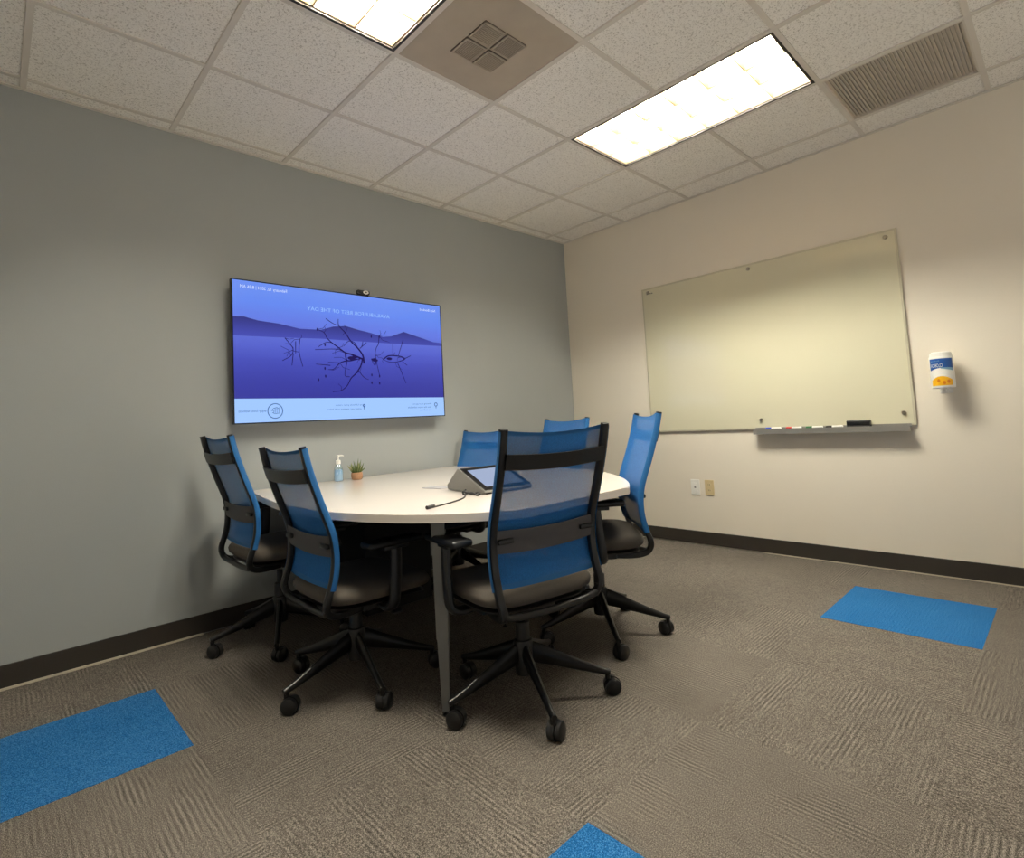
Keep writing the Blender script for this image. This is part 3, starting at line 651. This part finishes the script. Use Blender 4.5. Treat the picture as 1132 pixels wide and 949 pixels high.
# ------------------------------------------------------------------ chairs (facing local +X, left = +Y)
W0 = .222
PROF = [(.29, 1.010), (.280, .965), (.267, .915), (.250, .86), (.230, .80), (.208, .74), (.190, .685), (.181, .63), (.180, .58), (.186, .53), (.199, .480)]   # (behind centre, height)
PC = catmull([(-b, 0, z) for b, z in PROF], 3)
LOW = catmull([(-.199, 0, .480), (-.211, 0, .445), (-.214, 0, .415), (-.200, 0, .388), (-.165, 0, .374), (-.11, 0, .370), (-.05, 0, .372)], 4)
def make_chair():
    ch = thing('office_chair', 'x', 'chair')
    UP = []      # everything that rises with the seat
    # seat cushion: rounded pad
    def pad(x0, x1, hw, z0, z1, infl):
        bm = bmesh.new(); N = 40; rings = []
        for z, k in ((z0, .93), (z0+.012, .985), ((z0+z1)/2, 1.0), (z1-.018, .985), (z1-.006, .94), (z1, .86), (z1+infl, .45)):
            rg = []
            for i in range(N):
                a = 2*PI*i/N; c, s = math.cos(a), math.sin(a); e = .42
                X = (x0+x1)/2+(x1-x0)/2*k*math.copysign(abs(c)**e, c); Y = hw*k*math.copysign(abs(s)**e, s)*(1-.05*(1 if c < 0 else 0)*abs(c))
                zz = z-(.02*max(0, (X-x1+.10)/.10)**2)
                rg.append(bm.verts.new((X, Y, zz)))
            rings.append(rg)
        for a, b in zip(rings, rings[1:]):
            for i in range(N): bm.faces.new((a[i], a[(i+1) % N], b[(i+1) % N], b[i]))
        bm.faces.new(rings[0][::-1]); bm.faces.new(rings[-1]); return bm
    UP.append(obj('seat', pad(-.205, .265, .25, .408, .466, .004), M['seat'], ch, True))
    UP.append(obj('seat_shell', pad(-.185, .245, .235, .384, .406, 0), M['black'], ch, True))
    # side uprights: black channel running down and curling under the seat
    for s in (1, -1):
        bm = bmesh.new(); pts = PC+LOW[1:]; pts[0] = pts[0]+Vector((-.002, 0, .007)); rows = []
        for i, p_ in enumerate(pts):
            d = (pts[min(i+1, len(pts)-1)]-pts[max(i-1, 0)]).normalized(); n_ = Vector((d.z, 0, -d.x)); n_ = n_ if (i == 0 or True) else n_
            n_ = Vector((-d.z, 0, d.x))          # points to the front of the back rest
            if i >= len(PC):
                k = min(1, (i-len(PC)+1)/5)
            else: k = 0
            hw, hd = .0145-.0005*k, .0125+.001*k
            y0 = s*(W0-.004*min(1, i/len(PC)))
            if k > 0: y0 = s*(W0-.004-.05*max(0, (i-len(PC)-4)/20))
            rg = []
            for a in range(10):
                t_ = 2*PI*a/10+PI/10; c, q = math.cos(t_), math.sin(t_); e = .6
                rg.append(bm.verts.new(p_+Vector((0, y0, 0))+n_*hd*math.copysign(abs(c)**e, c)+Vector((0, 1, 0))*hw*math.copysign(abs(q)**e, q)))
            rows.append(rg)
        for a, b in zip(rows, rows[1:]):
            for k in range(10): bm.faces.new((a[k], a[(k+1) % 10], b[(k+1) % 10], b[k]))
        bm.faces.new(rows[0]); bm.faces.new(rows[-1][::-1]); bmesh.ops.recalc_face_normals(bm, faces=bm.faces[:])
        UP.append(obj('upright', bm, M['black'], ch, True))
    # stretched mesh panel, wrapping over the front and outer side of both uprights
    bm = bmesh.new(); rows = []; PM = PC
    NS = 20
    for i, p_ in enumerate(PM):
        d = (PM[min(i+1, len(PM)-1)]-PM[max(i-1, 0)]).normalized(); n_ = Vector((-d.z, 0, d.x)); rg = []
        o_ = W0+.0155; fr = .0145
        prof = [(o_-.0005, -.009), (o_, 0), (o_-.001, .008), (o_-.006, fr)]
        for (yy, dd) in prof: rg.append(p_+Vector((0, yy, 0))+n_*dd)
        for k in range(NS+1):
            u = 1-2*k/NS; y = u*(W0-.008); belly = -.012*(1-u*u)
            q = p_+Vector((0, y, 0))+n_*(fr+belly)
            if i < 6: q.z -= .013*(1-u*u)*(1-i/6)
            if i > len(PM)-6: q.z -= .006*(1-u*u)*(1-(len(PM)-1-i)/6)
            rg.append(q)
        for (yy, dd) in reversed(prof): rg.append(p_+Vector((0, -yy, 0))+n_*dd)
        rows.append([bm.verts.new(v) for v in rg])
    m_ = len(rows[0])
    for ri, (a, b) in enumerate(zip(rows, rows[1:])):
        for k in range(m_-1):
            f_ = bm.faces.new((a[k], b[k], b[k+1], a[k+1])); f_.material_index = 1 if (k < 4 or k > m_-6 or ri < 1 or ri > len(rows)-3) else 0
    UP.append(obj('mesh_back', bm, [M['mesh'], M['sleeve']], ch, True))
    # crossbar behind the upper mesh
    def band(z0, z1, back, bow, th, mat, name, hw=W0-.008, sag=0):
        bm = bmesh.new(); rows = []; N = 16
        def at(z):
            for a, b in zip(PC, PC[1:]):
                if b.z <= z <= a.z: return a.x+(b.x-a.x)*(a.z-z)/(a.z-b.z)
            return PC[0].x
        for k in range(N+1):
            u = -1+2*k/N; y = u*hw; rg = []
            for z, tt in ((z0, 0), (z1, 0), (z1, th), (z0, th)):
                rg.append(bm.verts.new((at(z)-back-bow*(1-u*u)-tt, y, z-sag*(1-u*u))))
            rows.append(rg)
        for a, b in zip(rows, rows[1:]):
            for k in range(4): bm.faces.new((a[k], a[(k+1) % 4], b[(k+1) % 4], b[k]))
        bm.faces.new(rows[0]); bm.faces.new(rows[-1][::-1]); bmesh.ops.recalc_face_normals(bm, faces=bm.faces[:])
        UP.append(obj(name, bm, mat, ch, True))
    band(.882, .934, .006, .014, .014, M['black'], 'crossbar', sag=.008)
    band(.598, .676, .003, .006, .006, M['lumbar'], 'lumbar_support', W0-.012, sag=.010)
    for s in (1, -1):
        bm = bmesh.new(); box(bm, -.208, -.192, s*.178-.030, s*.178+.030, .628, .646, bev=.005); UP.append(obj('lumbar_clip', bm, M['black'], ch, True))
    # bowed rear rail joining the two curls
    bm = bmesh.new(); tube(bm, catmull([(-.213, .210, .425), (-.212, .205, .400), (-.205, .17, .384), (-.196, .08, .374), (-.194, 0, .371), (-.196, -.08, .374), (-.205, -.17, .384), (-.212, -.205, .400), (-.213, -.210, .425)], 5), .0125, 10)
    UP.append(obj('rear_rail', bm, M['black'], ch, True))
    # tilt mechanism + gas lift
    bm = bmesh.new(); box(bm, -.14, .13, -.065, .065, .335, .384, bev=.012); box(bm, -.06, .08, -.20, .20, .360, .384, bev=.005)
    tube(bm, [(.04, -.06, .355), (.05, -.16, .352), (.05, -.245, .348)], .006, 8); box(bm, .03, .07, -.275, -.235, .343, .353, bev=.003)
    UP.append(obj('tilt_mechanism', bm, M['black'], ch))
    for s in (1, -1):
        bm = bmesh.new()
        tube(bm, catmull([(.02, s*.19, .375), (.02, s*.255, .372), (.022, s*.288, .395), (.028, s*.292, .45), (.036, s*.290, .53), (.040, s*.286, .62)], 5), .017, 10, flat=1.5)
        ar = obj('armrest', bm, M['black'], ch, True); UP.append(ar)
        bm = bmesh.new(); box(bm, -.09, .15, s*.283-.042, s*.283+.042, .615, .641, bev=.011, seg=3); box(bm, -.02, .09, s*.283-.025, s*.283+.025, .600, .616, bev=.004); ap = obj('arm_pad', bm, M['black'], ar, True)
    # base
    bs = None
    bm = bmesh.new(); lathe(bm, [(.024, .085), (.034, .090), (.036, .130), (.038, .200), (.034, .214), (.027, .217), (.027, .28), (.023, .282)], 24)
    lathe(bm, [(.0145, .27), (.0145, .345)], 16)
    bs = obj('star_base', bm, M['black'], ch, True)
    for k in range(5):
        a = 2*PI*k/5; dr = Vector((math.cos(a), math.sin(a), 0))
        bm = bmesh.new(); tube(bm, [dr*.02+Vector((0, 0, .168)), dr*.06+Vector((0, 0, .158)), dr*.14+Vector((0, 0, .132)), dr*.22+Vector((0, 0, .106)), dr*.29+Vector((0, 0, .086)), dr*.322+Vector((0, 0, .079))], [.040, .036, .027, .019, .0135, .011], 10, up=(0, 0, 1), flat=[.4, .42, .5, .64, .85, 1.0])
        tube(bm, [dr*.312+Vector((0, 0, .082)), dr*.312+Vector((0, 0, .056))], .010, 10)
        obj('base_arm', bm, M['arm_metal'], bs, True)
    for k in range(5):
        a = 2*PI*k/5; dr = Vector((math.cos(a), math.sin(a), 0)); sw = CAST[k]; ad = Vector((math.cos(sw), math.sin(sw), 0)); tr_ = Vector((-ad.y, ad.x, 0))
        c0 = dr*.312+tr_*.016+Vector((0, 0, .030))
        bm = bmesh.new()
        for s in (-1, 1):
            n = 22; r1, r2 = [], []
            for (off, rr) in ((.004, .027), (.006, .030), (.022, .030), (.026, .025)):
                r2 = [bm.verts.new(c0+ad*s*off+tr_*rr*math.cos(2*PI*i/n)+Vector((0, 0, rr*math.sin(2*PI*i/n)))) for i in range(n)]
                if r1:
                    for i in range(n): bm.faces.new((r1[i], r1[(i+1) % n], r2[(i+1) % n], r2[i]))
                else: bm.faces.new(r2)
                r1 = r2
            bm.faces.new(r1)
        bmesh.ops.recalc_face_normals(bm, faces=bm.faces[:])
        # hood between the wheels
        tube(bm, [c0-ad*.004, c0+ad*.004], .033, 20)
        obj('caster', bm, M['black'], bs, True)
    return ch, bs
CAST = [.6, 2.1, 1.1, 2.7, .2]
proto, bs0 = make_chair()
STATIC = ('star_base',)
LAB = [
 ((-2.943, -.416), 0, .036, 174, 'blue mesh chair at far left, nearest the grey wall, seen from behind'),
 ((-2.909, -1.157), -1.5, -.026, 187, "second blue mesh chair from the left, its back turned, by the table's left side"),
 ((-2.556, -1.802), 79.5, .001, 170, 'largest and nearest blue mesh chair, its back covering the table'),
 ((-1.876, -1.651), 136.5, .032, 230, 'blue mesh chair at the right end of the table facing left'),
 ((-1.70, -.315), 180, -.025, 200, 'blue mesh chair across the table, just behind the touch console'),
 ((-1.56, -.924), 167, .026, 215, 'blue mesh chair of which only the top shows above the nearest chair'),
]
for n, ((cx, cy), yaw, dz, bo, lab) in enumerate(LAB):
    c = proto if n == 0 else copy_tree(proto)
    c.location = (cx, cy, 0); c.rotation_euler = (0, 0, math.radians(yaw)); tag(c, lab, 'chair', 'blue mesh chairs around the table'); c['_d'] = 1
    for chd in [x for x in bpy.data.objects if x.parent is c]:
        if chd.name.startswith('star_base'): chd.rotation_euler = (0, 0, math.radians(bo-yaw))
        else: chd.location.z += dz if n == 0 else dz-LAB[0][2]
    del c['_d']

# ------------------------------------------------------------------ camera + render look
cam = bpy.data.cameras.new('camera'); co = bpy.data.objects.new('camera', cam); C.objects.link(co)
yaw, pitch, roll, foc = 0.802220069, 0.0693725600, -0.0548388725, 599.816
fw = Vector((math.cos(yaw)*math.cos(pitch), math.sin(yaw)*math.cos(pitch), math.sin(pitch)))
rt = fw.cross(Vector((0, 0, 1))).normalized(); up = rt.cross(fw)
r2 = rt*math.cos(roll)+up*math.sin(roll); u2 = -rt*math.sin(roll)+up*math.cos(roll)
m = Matrix(((r2.x, u2.x, -fw.x, 0), (r2.y, u2.y, -fw.y, 0), (r2.z, u2.z, -fw.z, 0), (0, 0, 0, 1)))
co.matrix_world = Matrix.Translation((-4.02855, -3.346136, 1.042720)) @ m
cam.sensor_fit = 'HORIZONTAL'; cam.sensor_width = 36; cam.lens = foc/1132*36
cam.shift_x = -.8363/1132; cam.shift_y = -50.209/1132; cam.clip_start = .02
sc = bpy.context.scene; sc.camera = co
w = bpy.data.worlds.new('world'); sc.world = w; w.use_nodes = True
bg = w.node_tree.nodes['Background']; N_ = w.node_tree.nodes; L_ = w.node_tree.links
# made-up fill: world bright below the horizon to light the ceiling through the glazing
tcw = N_.new('ShaderNodeTexCoord'); spw = N_.new('ShaderNodeSeparateXYZ'); L_.new(tcw.outputs['Generated'], spw.inputs[0])
rw = N_.new('ShaderNodeValToRGB'); rw.color_ramp.elements[0].position = .0; rw.color_ramp.elements[0].color = (1.0, .95, .87, 1)
rw.color_ramp.elements[1].position = .04; rw.color_ramp.elements[1].color = (.12, .115, .11, 1)
L_.new(spw.outputs[2], rw.inputs[0]); L_.new(rw.outputs[0], bg.inputs[0]); bg.inputs[1].default_value = 1.4
vs_ = sc.view_settings; vs_.view_transform = 'Standard'; vs_.look = 'None'; vs_.gamma = 1; vs_.use_curve_mapping = False; vs_.exposure = EXPO
sc.display_settings.display_device = 'sRGB'
cy_ = sc.cycles; cy_.use_denoising = True; cy_.max_bounces = 8; cy_.diffuse_bounces = 5; cy_.transparent_max_bounces = 12; cy_.sample_clamp_indirect = 6
cy_.caustics_reflective = True; cy_.caustics_refractive = False
